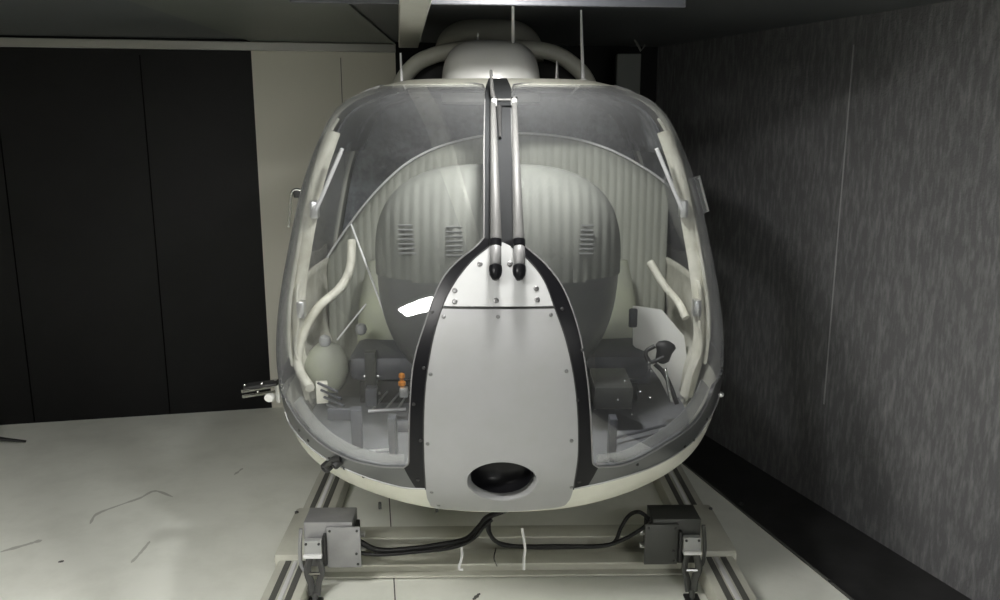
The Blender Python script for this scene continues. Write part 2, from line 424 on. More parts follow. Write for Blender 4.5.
# --- boundary curves (frame pixels traced, projected onto the real surface)
inL = px_curve([(489,247),(472,261),(456,281),(443,306),(432,345),(425,395),(424,450),(426,488)])
inR = px_curve([(511,247),(529,261),(544,281),(554,307),(567,345),(576,395),(578,450),(573,488)])
bot = px_curve([(426,488),(429,500),(440,507),(505,510),(556,506),(568,500),(573,488)])
outL = px_curve([(484,238),(476,247),(455,264),(440,284),(427,318),(414,362),(410,410),(409,455)])
outR = px_curve([(517,238),(524,246),(546,265),(564,290),(578,328),(586,370),(590,410),(592,455)])
postL = px_curve([(485,90),(484,140),(484,190),(484,238)])
postR = px_curve([(511,88),(512,140),(514,190),(517,238)])
gbL = px_curve([(404,467),(380,466),(350,459),(322,444),(300,422),(287,402)])
gbR = px_curve([(598,467),(625,464),(655,450),(690,427),(706,405),(714,385)])
cornL = px_curve([(409,455),(408.5,463),(404,467)], 4)
cornR = px_curve([(592,455),(593,463),(598,467)], 4)
bbL = px_curve([(426,488),(400,486),(360,474),(325,457),(300,436),(284,413)])
bbR = px_curve([(573,488),(610,480),(655,465),(690,443),(708,419),(719,396)])
ge = .985
vL, vR = gbL[-1][1], gbR[-1][1]
vT = .965
# extend lower curves round the side at constant height
gbL2 = gbL + [((gbL[-1][0]-ge)/2, vL+.004), (-ge, vL+.006)]
gbR2 = gbR + [((gbR[-1][0]+ge)/2, vR+.004), (ge, vR+.006)]
bbL2 = bbL + [((bbL[-1][0]-1)/2, bbL[-1][1]+.004), (-1, bbL[-1][1]+.006)]
bbR2 = bbR + [((bbR[-1][0]+1)/2, bbR[-1][1]+.004), (1, bbR[-1][1]+.006)]
uPL, uPR = postL[0][0], postR[0][0]
topL = [(-ge, .90), (-.95, vT-.02), (-.88, vT), (uPL-.06, vT), (uPL-.015, vT-.008), (uPL, vT-.03)]
topR = [(uPR, vT-.03), (uPR+.015, vT-.008), (uPR+.06, vT), (.88, vT), (.95, vT-.02), (ge, .90)]
postLf = [q for q in postL if q[1] < vT-.04]; postRf = [q for q in postR if q[1] < vT-.04]
loopL = topL + postLf + outL[1:] + cornL[1:] + gbL2[1:]
loopR = topR[::-1] + postRf + outR[1:] + cornR[1:] + gbR2[1:]
gL = panel('windshield', M['glass'], heli, loopL, 0, .005, .02, .01)
gR = panel('windshield', M['glass'], heli, loopR, 0, .005, .02, .01)

# nose panels
midL = uvof(442, 307.5); midR = uvof(554.5, 307.5)
inLu = [q for q in inL if q[1] > midL[1]+.002]; inLd = [q for q in inL if q[1] < midL[1]-.002]
inRu = [q for q in inR if q[1] > midR[1]+.002]; inRd = [q for q in inR if q[1] < midR[1]-.002]
g_ = .0022
cc = (502, 480)
hole = [uvof(cc[0]+36*math.cos(t), cc[1]+19.5*math.sin(t)) for t in [2*math.pi*k/40 for k in range(40)]]
up = [(midL[0], midL[1]+g_)] + inLu[::-1] + [uvof(497, 243), uvof(503, 243)] + inRu + [(midR[0], midR[1]+g_)]
panel('nose_cap', M['nose_cap'], heli, up, .006, .008, .01, .006)
dn = [(midL[0], midL[1]-g_)] + inLd + bot[1:] + inRd[::-1] + [(midR[0], midR[1]-g_)]
npn = panel('nose_panel', M['nose'], heli, dn, .006, .008, .012, .007, hole)
# black frame: post + band round the nose as one frame
fr = [postL[0]] + postL[1:] + outL[1:] + cornL[1:] + [gbL[0]] + [bbL[2]] + [bbL[0]] + inL[::-1][1:] + [uvof(497,243), uvof(503,243)] + inR + [bbR[0], bbR[2], gbR[0]] + cornR[::-1][1:] + outR[::-1][1:] + postR[::-1][1:]
# split into left band, right band, post
bandL = outL + cornL[1:] + bbL[2:0:-1] + [bbL[0]] + inL[::-1][1:] + [uvof(497,243)]
bandR = outR + cornR[1:] + bbR[2:0:-1] + [bbR[0]] + inR[::-1][1:] + [uvof(503,243)]
def shrink(l): return l
panel('windshield_frame', M['black'], heli, bandL, .003, .012, .008, .006)
panel('windshield_frame', M['black'], heli, bandR, .003, .012, .008, .006)
pm = [uvof(497,243), uvof(500, 240), uvof(503,243)]
pst = [(uPL, 1.0)] + postL + [pm[0], pm[2]] + postR[::-1] + [(uPR, 1.0)]
panel('centre_post', M['post'], heli, pst, .002, .014, .01, .008)
# dark lower frame strips
panel('lower_frame', M['grey_band'], heli, gbL2 + bbL2[::-1][:-2], .003, .012, .012, .006)
panel('lower_frame', M['grey_band'], heli, gbR2 + bbR2[::-1][:-2], .003, .012, .012, .006)
# top rim over the windshield and side rims
rim = [(-1, .90)] + [(-1, .905), (-1, 1.0), (1, 1.0), (1, .90), (ge, .90)] 
panel('roof_rim', M['cream'], heli, [(-1, .88), (-1, 1), (uPL, 1), (uPL, vT-.03)] + [(uPL-.015, vT-.008), (uPL-.06, vT), (-.88, vT), (-.95, vT-.02), (-ge, .90), (-ge, .88)], .001, .012, .02, .01)
panel('roof_rim', M['cream'], heli, [(1, .88), (1, 1), (uPR, 1), (uPR, vT-.03)] + [(uPR+.015, vT-.008), (uPR+.06, vT), (.88, vT), (.95, vT-.02), (ge, .90), (ge, .88)], .001, .012, .02, .01)
for s, vv in ((-1, vL), (1, vR)):
    panel('door_post', M['cream'], heli, [(s*ge, vv), (s*1, vv), (s*1, .88), (s*ge, .88)], .001, .02, .01, .01)
# cream door frame seen just inside the curved edge of the glass
for s in (-1, 1):
    panel('door_frame', M['cream_in'], heli, [(s*.935, .30), (s*.985, .30), (s*.985, .86), (s*.935, .80)], -.022, .012, .01, .01)
# belly skins
bL = bbL2 + [(-1, 0), (uvof(440,507)[0], 0), bot[2*5]] + bot[:10][::-1]
bR = bbR2 + [(1, 0), (uvof(556,506)[0], 0), bot[4*5]] + bot[21:]
panel('belly_skin', M['cream'], heli, bL, 0, .01, .02, .008)
panel('belly_skin', M['cream'], heli, bR, 0, .01, .02, .008)
panel('belly_skin', M['cream'], heli, bot[8:23] + [(uvof(556,506)[0]+.0, 0), (uvof(440,507)[0], 0)], -.001, .01, .01, .004)
# thick moulded lower edge of each windshield
for gb_, cor, par_ in ((((404,466),(380,465),(350,458),(322,443),(302,424),(290,405)), ((403,457),(380,455),(352,448),(328,434),(309,415),(298,397)), gL),
                      (((598,466),(625,463),(655,449),(688,427),(704,405),(712,388)), ((599,457),(625,453),(651,440),(681,418),(697,397),(705,380)), gR)):
    panel('edge_flange', M['flange'], par_, px_curve(gb_) + px_curve(cor)[::-1], -.012, .004, .012, .006)
# silver seam strip and bead lines along the glass edges
def bead(name, m, uv, r, off=.003, par=None):
    bm = B(); tube(bm, [surf(u, v, off) for u, v in uv], r*.8, 8); return link(name, bm, m, par or heli)
bead('edge_seal', M['seal'], postLf + outL[1:] + cornL[1:] + gbL2[1:], .0035, .003, gL)
bead('edge_seal', M['seal'], postRf + outR[1:] + cornR[1:] + gbR2[1:], .0035, .003, gR)
bead('edge_seal', M['seal'], topL, .0035, .004, gL); bead('edge_seal', M['seal'], topR, .0035, .004, gR)
bead('panel_seal', M['matte_black'], inL, .003, .006); bead('panel_seal', M['matte_black'], inR, .003, .006)
bead('trim_strip', M['grey_cap'], bbL2, .004, .004); bead('trim_strip', M['grey_cap'], bbR2, .004, .004)
# acrylic glass joggle (second line inside the glass edge)
def screw(px, py, r=.007, par=heli, m='screw', off=.006):
    c_ = onpx(px, py, off); n_ = nrm(px, py); bm = B()
    lathe(bm, c_, n_, [(r, -.001), (r, .0015), (r*.75, .003), (r*.35, .0032), (r*.3, .0022)], 12); return link('screw', bm, M[m], par)
for q in ((480,264.5),(510,264.5),(455,291),(536,289),(455,302),(496,301),(537,300)): screw(*q, .0095, heli, 'screw')
for q in ((444,317),(498,317),(550.5,315),(431,374),(566,371),(428,443),(571,440),(432,491),(571,486),(439,504)): screw(*q, .0068, heli, 'screw')
for q in ((432,312),(562,309),(421,440),(414,404),(577,400),(418,479),(364,476),(345,468),(330,458),(309,440),(300,430),(579,481),(637,464),(684,446),(693,440),(706,419),(424,368),(582,350)): screw(*q, .006, heli, 'matte_black', .004)

# landing light recess
n0 = nrm(*cc); c0 = onpx(*cc); 
ax = Vector((0.05, 1, .32)).normalized()
rimpts = [surf(u, v, .006) for u, v in hole]
bm = B(); rings = [[bm.verts.new(p) for p in rimpts]]
cen = sum(rimpts, Vector())/len(rimpts)
for dpt, sc_ in ((.012, .97), (.03, .93), (.08, .90), (.13, .86)):
    rings.append([bm.verts.new(cen + (p-cen)*sc_ + ax*dpt*1.0) for p in rimpts])
for i in range(len(rings)-1):
    for k in range(40): bm.faces.new((rings[i][k], rings[i][(k+1) % 40], rings[i+1][(k+1) % 40], rings[i+1][k]))
lip = link('light_opening', bm, M['nose'], heli)
sm = lip.modifiers.new('th', 'SOLIDIFY'); sm.thickness = .003
ll = empty('landing_light', cen); ll.parent = heli; ll.matrix_parent_inverse = Matrix.Translation(heli.location).inverted()
bm = B(); lathe(bm, cen + ax*.10 + Vector((-.006, 0, .012)), -ax, [(.001, 0), (.05, .002), (.09, .016), (.108, .04), (.114, .075), (.110, .078), (.102, .045), (.085, .024), (.05, .012), (.001, .009)], 32, sx=1, sy=.80)
o = link('lamp_bowl', bm, M['black'], ll); 

# ------------------------------------------------------------------ rear body
K = []
for v in np.linspace(0, 1, 49): K.append(('L', S(-1., v)))
for u in np.linspace(-1, 1, 33)[1:-1]: K.append(('T', S(u, 1.)))
for v in np.linspace(1, 0, 49): K.append(('R', S(1., v)))
for u in np.linspace(1, -1, 33)[1:-1]: K.append(('B', S(u, 0.)))
ring = np.array([k[1] for k in K]); side = [k[0] for k in K]; NR = len(K)
cz = 1.45
def bodyp(i, s):           # s 0..1 back along the body
    p = ring[i]; yy = p[1] + (5.62-p[1])*s
    k = 1 - .10*s**2 - (.0 if s < .85 else 3.2*(s-.85)**2*4)
    kz = 1 - .05*s**2 - (.0 if s < .85 else 3.2*(s-.85)**2*4)
    zt = p[2] + (.0*math.sin(min(s*2.2, 1)*math.pi/2) if side[i] == 'T' else .0*math.sin(min(s*2.2, 1)*math.pi/2)*max(0, (p[2]-1.9)/.35))
    bulge = .012*math.sin(min(s*3, 1)*math.pi)
    return Vector((CX+(p[0]-CX)*(k+bulge), yy, cz+(zt-cz)*kz))
NS = 34
SS = [j/(NS-1) for j in range(NS)]
def inwin(i, s0):
    if side[i] not in 'LR': return False
    z = ring[i][2]
    return 1.33 < z < 2.0 and .04 < s0 < .50
def bodymesh(sel, off=0.0, th=.02, s_max=1.0):
    bm = B(); V = {}
    def gv(i, j, o_):
        key = (i, j, o_)
        if key not in V:
            p = bodyp(i, SS[j]); c_ = Vector((CX, p.y, cz)); d = (p-c_); V[key] = bm.verts.new(p - d.normalized()*o_)
        return V[key]
    fs = [(i, j) for i in range(NR) for j in range(NS-1) if sel(i, j)]
    cnt = set()
    for i, j in fs:
        k = (i+1) % NR
        q = [(i, j), (k, j), (k, j+1), (i, j+1)]
        bm.faces.new([gv(a, b, off) for a, b in q]); bm.faces.new([gv(a, b, off+th) for a, b in q[::-1]])
        for t in range(4): cnt.add((q[t], q[(t+1) % 4]))
    for a, b in cnt:
        if (b, a) not in cnt: bm.faces.new((gv(*a, off), gv(*a, off+th), gv(*b, off+th), gv(*b, off)))
    return bm
isdoor = lambda i, j: side[i] in 'LR' and ring[i][2] > .82 and ring[i][2] < 2.1 and SS[j] < .58
link('fuselage_shell', bodymesh(lambda i, j: not isdoor(i, j)), M['cream'], heli)
for sd in 'LR':
    d = link('door', bodymesh(lambda i, j: side[i] == sd and isdoor(i, j) and not inwin(i, SS[j]), -.002), M['cream'], heli)
    link('door_window', bodymesh(lambda i, j: side[i] == sd and inwin(i, SS[j]), .004, .004), M['side_glass'], d)
# rear closing bulkhead cap
bm = B(); bm.faces.new([bm.verts.new(bodyp(i, 1.0)) for i in range(NR)]); link('tail_cap', bm, M['cream'], heli, False)

# ------------------------------------------------------------------ cabin interior
def inner(i, s, off):
    p = bodyp(i, s); c_ = Vector((CX, p.y, cz)); d = p-c_; return p - d.normalized()*off
# headliner
bm = B(); idx = [i for i in range(NR) if ring[i][2] > 1.95 and side[i] != 'B']
rows = []
for s in np.linspace(0.0, .56, 12): rows.append([bm.verts.new(inner(i, s, .045)) for i in idx])
for a in range(len(rows)-1):
    for b in range(len(idx)-1): bm.faces.new((rows[a][b], rows[a][b+1], rows[a+1][b+1], rows[a+1][b]))
o = link('headliner', bm, M['liner'], heli); o.modifiers.new('t', 'SOLIDIFY').thickness = .01
# rear dark bulkhead filling the section
YBK = 4.78
def sect(y, off):
    out = []
    for i in range(0, NR, 2):
        s = (y-ring[i][1])/(5.62-ring[i][1]); out.append(inner(i, max(0, s), off))
    return out
bm = B(); se = sect(YBK, .03); f0 = [bm.verts.new((p.x, YBK+.03, p.z)) for p in se]; f1 = [bm.verts.new((p.x, YBK, p.z)) for p in se]
bm.faces.new(f0); bm.faces.new(f1[::-1])
for i in range(len(se)): j = (i+1) % len(se); bm.faces.new((f0[i], f0[j], f1[j], f1[i]))
link('rear_bulkhead', bm, M['reflection_mottle'], heli, False)
# pleated arch lining
YL = 4.38
arch = spline([aty(*p, YL) for p in ((283,360),(300,312),(325,262),(352,222),(380,188),(412,160),(452,142),(505,133),(560,136),(602,147),(640,166),(668,186),(690,212),(700,250))], 10)
bm = B(); rows = []
arch = [p for p in arch if abs(p.x-CX) < .89]
xs = np.linspace(arch[0].x, arch[-1].x, 420)
ax_ = np.array([p.x for p in arch]); az_ = np.array([p.z for p in arch])
for x in xs:
    zt = float(np.interp(x, ax_, az_)); col = []
    rip = .005*abs(math.sin((x-CX)*math.pi/.04)) 
    for k in range(15):
        t = k/14; z = .84 + (zt-.84)*t
        yy = YL - .16*(1-((x-CX)/1.0)**2) - rip + (.10*(t-.85)**2*40 if t > .85 else 0)*.3
        col.append(bm.verts.new((x, yy, z)))
    rows.append(col)
for a in range(len(rows)-1):
    for k in range(14): bm.faces.new((rows[a][k], rows[a+1][k], rows[a+1][k+1], rows[a][k+1]))
pl = link('pleated_lining', bm, M['lining'], heli, True, 'keep'); md = pl.modifiers.new('t', 'SOLIDIFY'); md.thickness = .012
bm = B(); tube(bm, [Vector((p.x, YL - .16*(1-((p.x-CX)/1.0)**2)+.01, p.z)) for p in arch], .006, 6); link('piping', bm, M['lamp_frame'], pl)
# floor
bm = B(); fl = []
for x in np.linspace(-1, 1, 2): pass
zf = .80
poly = []
for u in np.linspace(-1, 1, 41):
    p = S(u, .185); poly.append((CX+(p[0]-CX)*.95, p[1]+.06))
poly += [(CX+.80, 4.75), (CX-.80, 4.75)]
bm = B(); prism(bm, poly, zf-.02, zf); link('cabin_floor', bm, M['cabin_floor'], heli, False)
# instrument pod
def pod_pt(th, ph, k=1.0):
    n = 2.9; c, s = math.cos(th), math.sin(th)
    r = (abs(c)**n+abs(s)**n)**(-1/n)
    hx, hz = (.505, .43)
    x = hx*c*r*math.cos(ph); z = hz*s*r*math.cos(ph)*(1 if s > 0 else 1.0)
    if z < 0: z *= 1.32; x *= 1-.10*(z/hz)**2
    return Vector((CX-.01+x*k, 3.52 - .30*math.sin(ph) - (.05*(z/hz)), 1.49+z*k))
ZS = 1.50
def podmesh(cond, k=1.0, rip=0):
    bm = B(); NT, NPh = 240, 60; V = {}
    for a in range(NT):
        for b in range(NPh+1):
            ph = math.pi/2*b/NPh; p = pod_pt(2*math.pi*a/NT, ph, k)
            if rip: p.y -= rip*abs(math.sin((p.x-CX)*math.pi/.04))
            V[a, b] = p
    vv = {}
    def g(a, b):
        key = (a % NT, b) if b < NPh else (0, b)
        if key not in vv: vv[key] = bm.verts.new(V[key])
        return vv[key]
    for a in range(NT):
        for b in range(NPh):
            m_ = (V[a, b]+V[(a+1) % NT, b+1])/2
            if cond(m_.z):
                q = []
                for t in (g(a, b), g(a+1, b), g(a+1, b+1), g(a, b+1)):
                    if t not in q: q.append(t)
                try: bm.faces.new(q)
                except ValueError: pass
    return bm
pod = empty('instrument_pod', (CX, 3.6, 1.2)); pod.parent = heli; pod.matrix_parent_inverse = Matrix.Translation(heli.location).inverted()
o = link('pod_body', podmesh(lambda z: True), M['pod'], pod); o.modifiers.new('t', 'SOLIDIFY').thickness = .01
o = link('pod_cover', podmesh(lambda z: z > 1.475, 1.012, .007), M['pod_cover'], pod)
def fy(x, z): # front of pod at x,z
    best = None
    for b in range(40):
        ph = math.pi/2*b/40; 
    hx, hz = .505*1.012, .43*1.012
    n = 2.5; q = ((abs(x-CX+.01)/hx)**n+(abs(z-1.49)/hz)**n)**(1/n)
    return 3.52 - .30*math.sin(math.acos(min(1, q))) - .05*((z-1.49)/hz) - .006
for (cx_, cy_, w_) in ((413, 242, .075), (456, 242, .045), (582, 242, .06)):
    c_ = aty(cx_, cy_, 3.22)
    bm = B()
    for k in range(7):
        z = c_.z + .055 - k*.018; box(bm, (c_.x, fy(c_.x, z)-.001, z), (w_*2*.85, .008, .008), None, .002)
    link('louvre_vent', bm, M['pod'], pod)
# pod stalk
bm = B(); tube(bm, [(CX, 3.50, 1.22), (CX, 3.52, .81)], .15, 20, .19); link('pod_stalk', M and bm, M['bracket'], pod)

# inner door lining (cream) with pockets on each side, seen through the glass
for sd, sx_ in (('L', -1), ('R', 1)):
    bm = B(); rows = []
    idx = [i for i in range(NR) if side[i] == sd and .80 < ring[i][2] < 1.42]
    for s in np.linspace(-.06, .52, 10): rows.append([bm.verts.new(inner(i, s, .055 + .01*math.sin(ring[i][2]*22))) for i in idx])
    for a in range(len(rows)-1):
        for b in range(len(idx)-1): bm.faces.new((rows[a][b], rows[a][b+1], rows[a+1][b+1], rows[a+1][b]))
    o = link('door_lining', bm, M['cream_in'], heli); o.modifiers.new('t', 'SOLIDIFY').thickness = .012
    # tubular door pillar inside the glass edge
    xw = lambda z: CX + sx_*(float(np.interp(z, TAB[:,2], TAB[:,3]))-.045)
    bm = B(); tube(bm, spline([(xw(z)-sx_*.01, 3.72+.03*abs(z-1.4), z) for z in (.85, 1.1, 1.35, 1.6, 1.85, 2.05)], 6), .022, 10, flat=1.4)
    pil = link('door_pillar', bm, M['cream_in'], heli)
    for z in (1.28, 1.72):
        bm = B(); box(bm, (xw(z)-sx_*.03, 3.68, z), (.035, .05, .075), None, .006); link('hinge', bm, M['alu'], pil)
    bm = B(); tube(bm, [(xw(1.72)-sx_*.04, 3.66, 1.72), (xw(1.95)-sx_*.10, 3.62, 1.98)], .009, 8); link('latch_rod', bm, M['lamp_frame'], pil)

def seat(px, sx_):
    t = empty('pilot_seat', (px, 3.95, .8)); t.parent = heli; t.matrix_parent_inverse = Matrix.Translation(heli.location).inverted()
    bm = B(); box(bm, (px, 3.94, .98), (.40, .40, .13), None, .05); link('seat_cushion', bm, M['bracket'], t)
    bm = B(); pts = spline([(px, 4.10, 1.0), (px, 4.12, 1.2), (px, 4.14, 1.42)], 6); tube(bm, pts, lambda q: .20-.06*q*q, 20, flat=.35); link('seat_back', bm, M['seat'], t)
    bm = B(); lathe(bm, (px, 4.13, 1.39), (0,0,1), [(.02,0),(.05,.01),(.07,.05),(.07,.09),(.05,.12),(.01,.13)], 16); link('headrest', bm, M['seat'], t)
    bm = B(); box(bm, (px, 3.96, .86), (.30, .34, .115), None, .01); link('seat_base', bm, M['matte_black'], t)
seat(CX-.50, -1); seat(CX+.50, 1)

# left lower interior: soft sack with round knob, hose, struts, pedals, brackets
def tubepx(name, m, pix, r, par=heli, n=8, **k):
    bm = B(); pts = [aty(x, y, Y) for x, y, Y in pix]; tube(bm, spline(pts, n) if len(pts) > 2 else pts, r, 10, **k); return link(name, bm, M[m], par)
tubepx('ventilation_hose', 'cream_in', [(352,240,4.0),(350,268,3.95),(340,288,3.85),(318,308,3.78),(303,335,3.72),(298,365,3.68),(310,388,3.52)], .021)
tubepx('ventilation_hose', 'cream_in', [(650,262,4.0),(664,285,3.92),(678,302,3.84),(686,318,3.78)], .018)
tubepx('stay_rod', 'lamp_frame', [(351,224,3.9),(388,323,3.55)], .0045)
tubepx('stay_rod', 'lamp_frame', [(366,304,3.75),(337,340,3.7)], .004)
# quilted sack
bm = B(); c_ = aty(322, 366, 3.72)
lathe(bm, c_+Vector((0,0,-.12)), (0.18,0,1), [(.03,0),(.07,.012),(.095,.06),(.10,.12),(.085,.18),(.05,.225),(.02,.235)], 24, sy=.7); sk = link('headset_bag', bm, M['seat'], heli)
bm = B(); lathe(bm, aty(325, 341, 3.70), (0,0,1), [(.005,-.03),(.022,-.02),(.028,0),(.022,.02),(.005,.028)], 16); link('bag_knob', bm, M['grey_cap'], sk)
bm = B(); lathe(bm, aty(361, 329, 3.9), (0,0,1), [(.005,-.03),(.022,-.02),(.028,0),(.022,.02),(.005,.028)], 16); link('knob', bm, M['grey_cap'], heli)
def bars(name, m, segs, r=.008, par=heli, flatbox=None):
    bm = B()
    for a, b in segs:
        tube(bm, [atz(a[0], a[1], a[2]), atz(b[0], b[1], b[2])], r, 8)
    return link(name, bm, M[m], par)
# pedals
pd = empty('rudder_pedals', atz(390, 405, .82)); pd.parent = heli; pd.matrix_parent_inverse = Matrix.Translation(heli.location).inverted()
bars('pedal_frame', 'grey_cap', [((372,410,.86),(392,386,.86)),((385,410,.86),(403,389,.86)),((397,410,.86),(409,392,.86))], .005, pd)
bars('pedal_bar', 'alu', [((368,411,.87),(406,409,.87))], .008, pd)
bars('pedal_bar', 'alu', [((368,395,.87),(380,393,.87)),((372,397,.87),(377,386,.87))], .007, pd)
def flatbox(name, m, px, py, Y, w, d, h, rz=0, rx=0, par=heli, bev=.004):
    bm = B(); c_ = aty(px, py, Y); box(bm, c_, (w, d, h), Matrix.Rotation(rz, 3, 'Z') @ Matrix.Rotation(rx, 3, 'X'), bev); return link(name, bm, M[m], par)
b1 = flatbox('pedal_bracket', 'bracket', 357, 428, 3.24, .045, .05, .17, .1, .05); flatbox('cross_plate', 'bracket', 341, 414, 3.27, .11, .02, .05, -.08, 0, b1)
b2 = flatbox('pedal_bracket', 'bracket', 393, 435, 3.12, .03, .05, .16, -.05, .1); flatbox('cross_plate', 'bracket', 404, 426, 3.10, .05, .02, .045, 0, 0, b2)
bars('floor_rail', 'alu', [((368,451,.82),(396,449,.82))], .006)
flatbox('step_plate', 'dark_box', 371, 368, 3.75, .05, .06, .16); flatbox('step_plate', 'bracket', 372, 396, 3.60, .05, .06, .08)
bars('floor_rail', 'alu', [((367,352,1.0),(377,352,1.0))], .006); bars('floor_rail', 'alu', [((364,376,.95),(379,376,.95))], .006)
bm = B(); lathe(bm, aty(402, 386, 3.35), (0,0,1), [(.010,0),(.016,.004),(.016,.018),(.009,.022),(.009,.034),(.014,.038),(.012,.052),(.004,.056)], 10); link('brass_fitting', bm, M['orange'], heli)
flatbox('brass_fitting', 'alu', 404, 392, 3.33, .035, .03, .04)
for k in range(4): tubepx('side_rib', 'bracket', [(318+k*3, 383+k*7, 3.5), (338+k*3, 392+k*7, 3.45)], .006)
flatbox('side_box', 'cream_in', 322, 392, 3.55, .05, .05, .09, .2)
# right lower interior: white side panel, cyclic stick with black grip, black console
bm = B(); pp = [aty(*q, 3.86) for q in ((633,306),(662,310),(684,336),(688,365),(682,402),(672,404),(660,380),(640,352),(633,345))]
vs = [bm.verts.new(p) for p in pp]; vb = [bm.verts.new(p+Vector((0,.012,0))) for p in pp]
bm.faces.new(vs); bm.faces.new(vb[::-1])
for i in range(len(pp)): j = (i+1) % len(pp); bm.faces.new((vs[i], vb[i], vb[j], vs[j]))
sp = link('side_panel', bm, M['white'], heli, False)
flatbox('pocket', 'bracket', 633, 318, 3.83, .04, .02, .09, 0, 0, sp, .008)
flatbox('bulkhead_step', 'bracket', 625, 368, 3.85, .22, .12, .12)
flatbox('console', 'dark_box', 610, 388, 3.5, .16, .22, .10, 0, .1)
stk = empty('control_stick', aty(662, 404, 3.45)); stk.parent = heli; stk.matrix_parent_inverse = Matrix.Translation(heli.location).inverted()
tubepx('stick_tube', 'matte_black', [(677,404,3.40),(670,385,3.42),(663,372,3.44),(655,364,3.46)], .010, stk)
tubepx('stick_rod', 'chrome', [(671,402,3.38),(668,385,3.40),(665,368,3.42)], .007, stk)
bm = B(); c_ = aty(662, 352, 3.45); lathe(bm, c_+Vector((0,0,-.05)), (.2,0,1), [(.012,0),(.030,.015),(.034,.05),(.045,.075),(.036,.09),(.012,.10)], 14, sy=.6); link('grip', bm, M['matte_black'], stk)
tubepx('trigger_guard', 'matte_black', [(664,357,3.43),(650,362,3.43),(646,352,3.43),(655,346,3.43)], .009, stk)
for q in ((648,362),(649,367),(651,371)): 
    bm = B(); lathe(bm, aty(*q, 3.42), (0,-1,0), [(.005,0),(.005,.008),(.002,.01)], 8); link('button', bm, M['chrome'], stk)
flatbox('pedal_bracket', 'bracket', 612, 440, 3.10, .03, .05, .20, 0, .1)
bars('floor_rail', 'bracket', [((615,438,.83),(665,425,.83))], .007)
for q in ((625,382),(640,392),(618,400),(650,398),(632,415)):
    bm = B(); lathe(bm, aty(q[0], q[1], 3.28), (0,-.5,1), [(.004,0),(.004,.006),(.001,.008)], 8); link('button', bm, M['chrome'], heli)

# ------------------------------------------------------------------ wiper arms
def wiper(pix_top, pix_bot, hx, name='wiper_arm', mast=False):
    t = empty(name, onpx(hx, 275)); t.parent = heli; t.matrix_parent_inverse = Matrix.Translation(heli.location).inverted()
    pts = []
    for k in range(12):
        a = k/11; pts.append(onpx(pix_top[0]+(pix_bot[0]-pix_top[0])*a, pix_top[1]+(pix_bot[1]-pix_top[1])*a, .030+.012*a))
    bm = B(); tube(bm, pts, .0095, 12, .0195, flat=.6); link('arm', bm, M['rod'], t)
    q0 = onpx(hx, 244, .045); q1 = onpx(hx, 284, .052); dd = (q1-q0).normalized(); L = (q1-q0).length
    bm = B(); lathe(bm, q0, dd, [(.014,0),(.021,.004),(.021,L*.17),(.016,L*.19)], 18); link('hinge_cap', bm, M['black'], t)
    bm = B(); lathe(bm, q0+dd*L*.19, dd, [(.017,0),(.0195,.003),(.0195,L*.44),(.017,L*.46)], 18); link('hinge_sleeve', bm, M['bracket_light'], t)
    bm = B(); lathe(bm, q0+dd*L*.65, dd, [(.018,0),(.022,.004),(.023,L*.14),(.020,L*.24),(.012,L*.33),(.001,L*.35)], 18); link('hinge_foot', bm, M['black'], t)
    bm = B(); tube(bm, [q0+dd*L*.8, onpx(hx, 278, .0)], .013, 10); link('spindle', bm, M['matte_black'], t)
    return t
w1 = wiper((493,107), (496,245), 495.5); w2 = wiper((514,107), (518,245), 518.5)
bm = B(); tube(bm, [onpx(493,108,.034), onpx(514,108,.034)], .006, 10); link('cross_link', bm, M['rod'], w1)
for x, w in ((494, w1), (514, w2)):
    bm = B(); c_ = onpx(x, 109, .031); tube(bm, [c_+Vector((0,-.004,-.018)), c_+Vector((0,.004,.012))], .0115, 12); link('clamp', bm, M['grey_cap'], w)
    bm = B(); tube(bm, [c_+Vector((0,.004,.010)), c_+Vector((0,.006,.016))], .013, 12); link('clamp_ring', bm, M['matte_black'], w)
bm = B(); tube(bm, [onpx(493.5,107,.03), onpx(492,98,.035), onpx(491,92,.035)+Vector((0,0,.05))], .010, 10, .006); link('arm_tip', bm, M['rod'], w1)
bm = B(); tube(bm, [onpx(499,110,.012), onpx(500,140,.012)], .012, 8, .005); link('rubber_guard', bm, M['matte_black'], heli)

# ------------------------------------------------------------------ roof: cowling, intake hoops, rotor mast fairing, antennas
cow = empty('engine_cowling', (CX-.03, 4.4, 2.3)); cow.parent = heli; cow.matrix_parent_inverse = Matrix.Translation(heli.location).inverted()
def ellipsoid(bm, c, r, n=2.4, nu=40, nv=20, zmin=-1, ytaper=0):
    rows = []
    for b in range(nv+1):
        ph = math.pi/2*b/nv; row = []
        for a in range(nu):
            t = 2*math.pi*a/nu; C_, S_ = math.cos(t), math.sin(t); rr = (abs(C_)**n+abs(S_)**n)**(-1/n)
            cp = math.cos(ph)**(2/n); sp_ = math.sin(ph)**(2/n)
            row.append(bm.verts.new((c[0]+r[0]*C_*rr*cp, c[1]+r[1]*S_*rr*cp, c[2]+r[2]*sp_)))
        rows.append(row)
    for b in range(nv):
        for a in range(nu):
            q = (rows[b][a], rows[b][(a+1) % nu], rows[b+1][(a+1) % nu], rows[b+1][a])
            bm.faces.new(q)
    bmesh.ops.remove_doubles(bm, verts=bm.verts, dist=1e-5)
cA = aty(491, 82, 4.25)
bm = B(); ellipsoid(bm, (cA.x, 4.42, 2.18), (.245, .36, .30), 3.4); link('front_fairing', bm, M['white'], cow)
# rear dome (rotor mast fairing)
cD = aty(489, 50, 4.95)
bm = B(); ellipsoid(bm, (cD.x, 5.02, cD.z-.06), (.31, .34, .235), 2.6); link('mast_fairing', bm, M['cream'], cow)
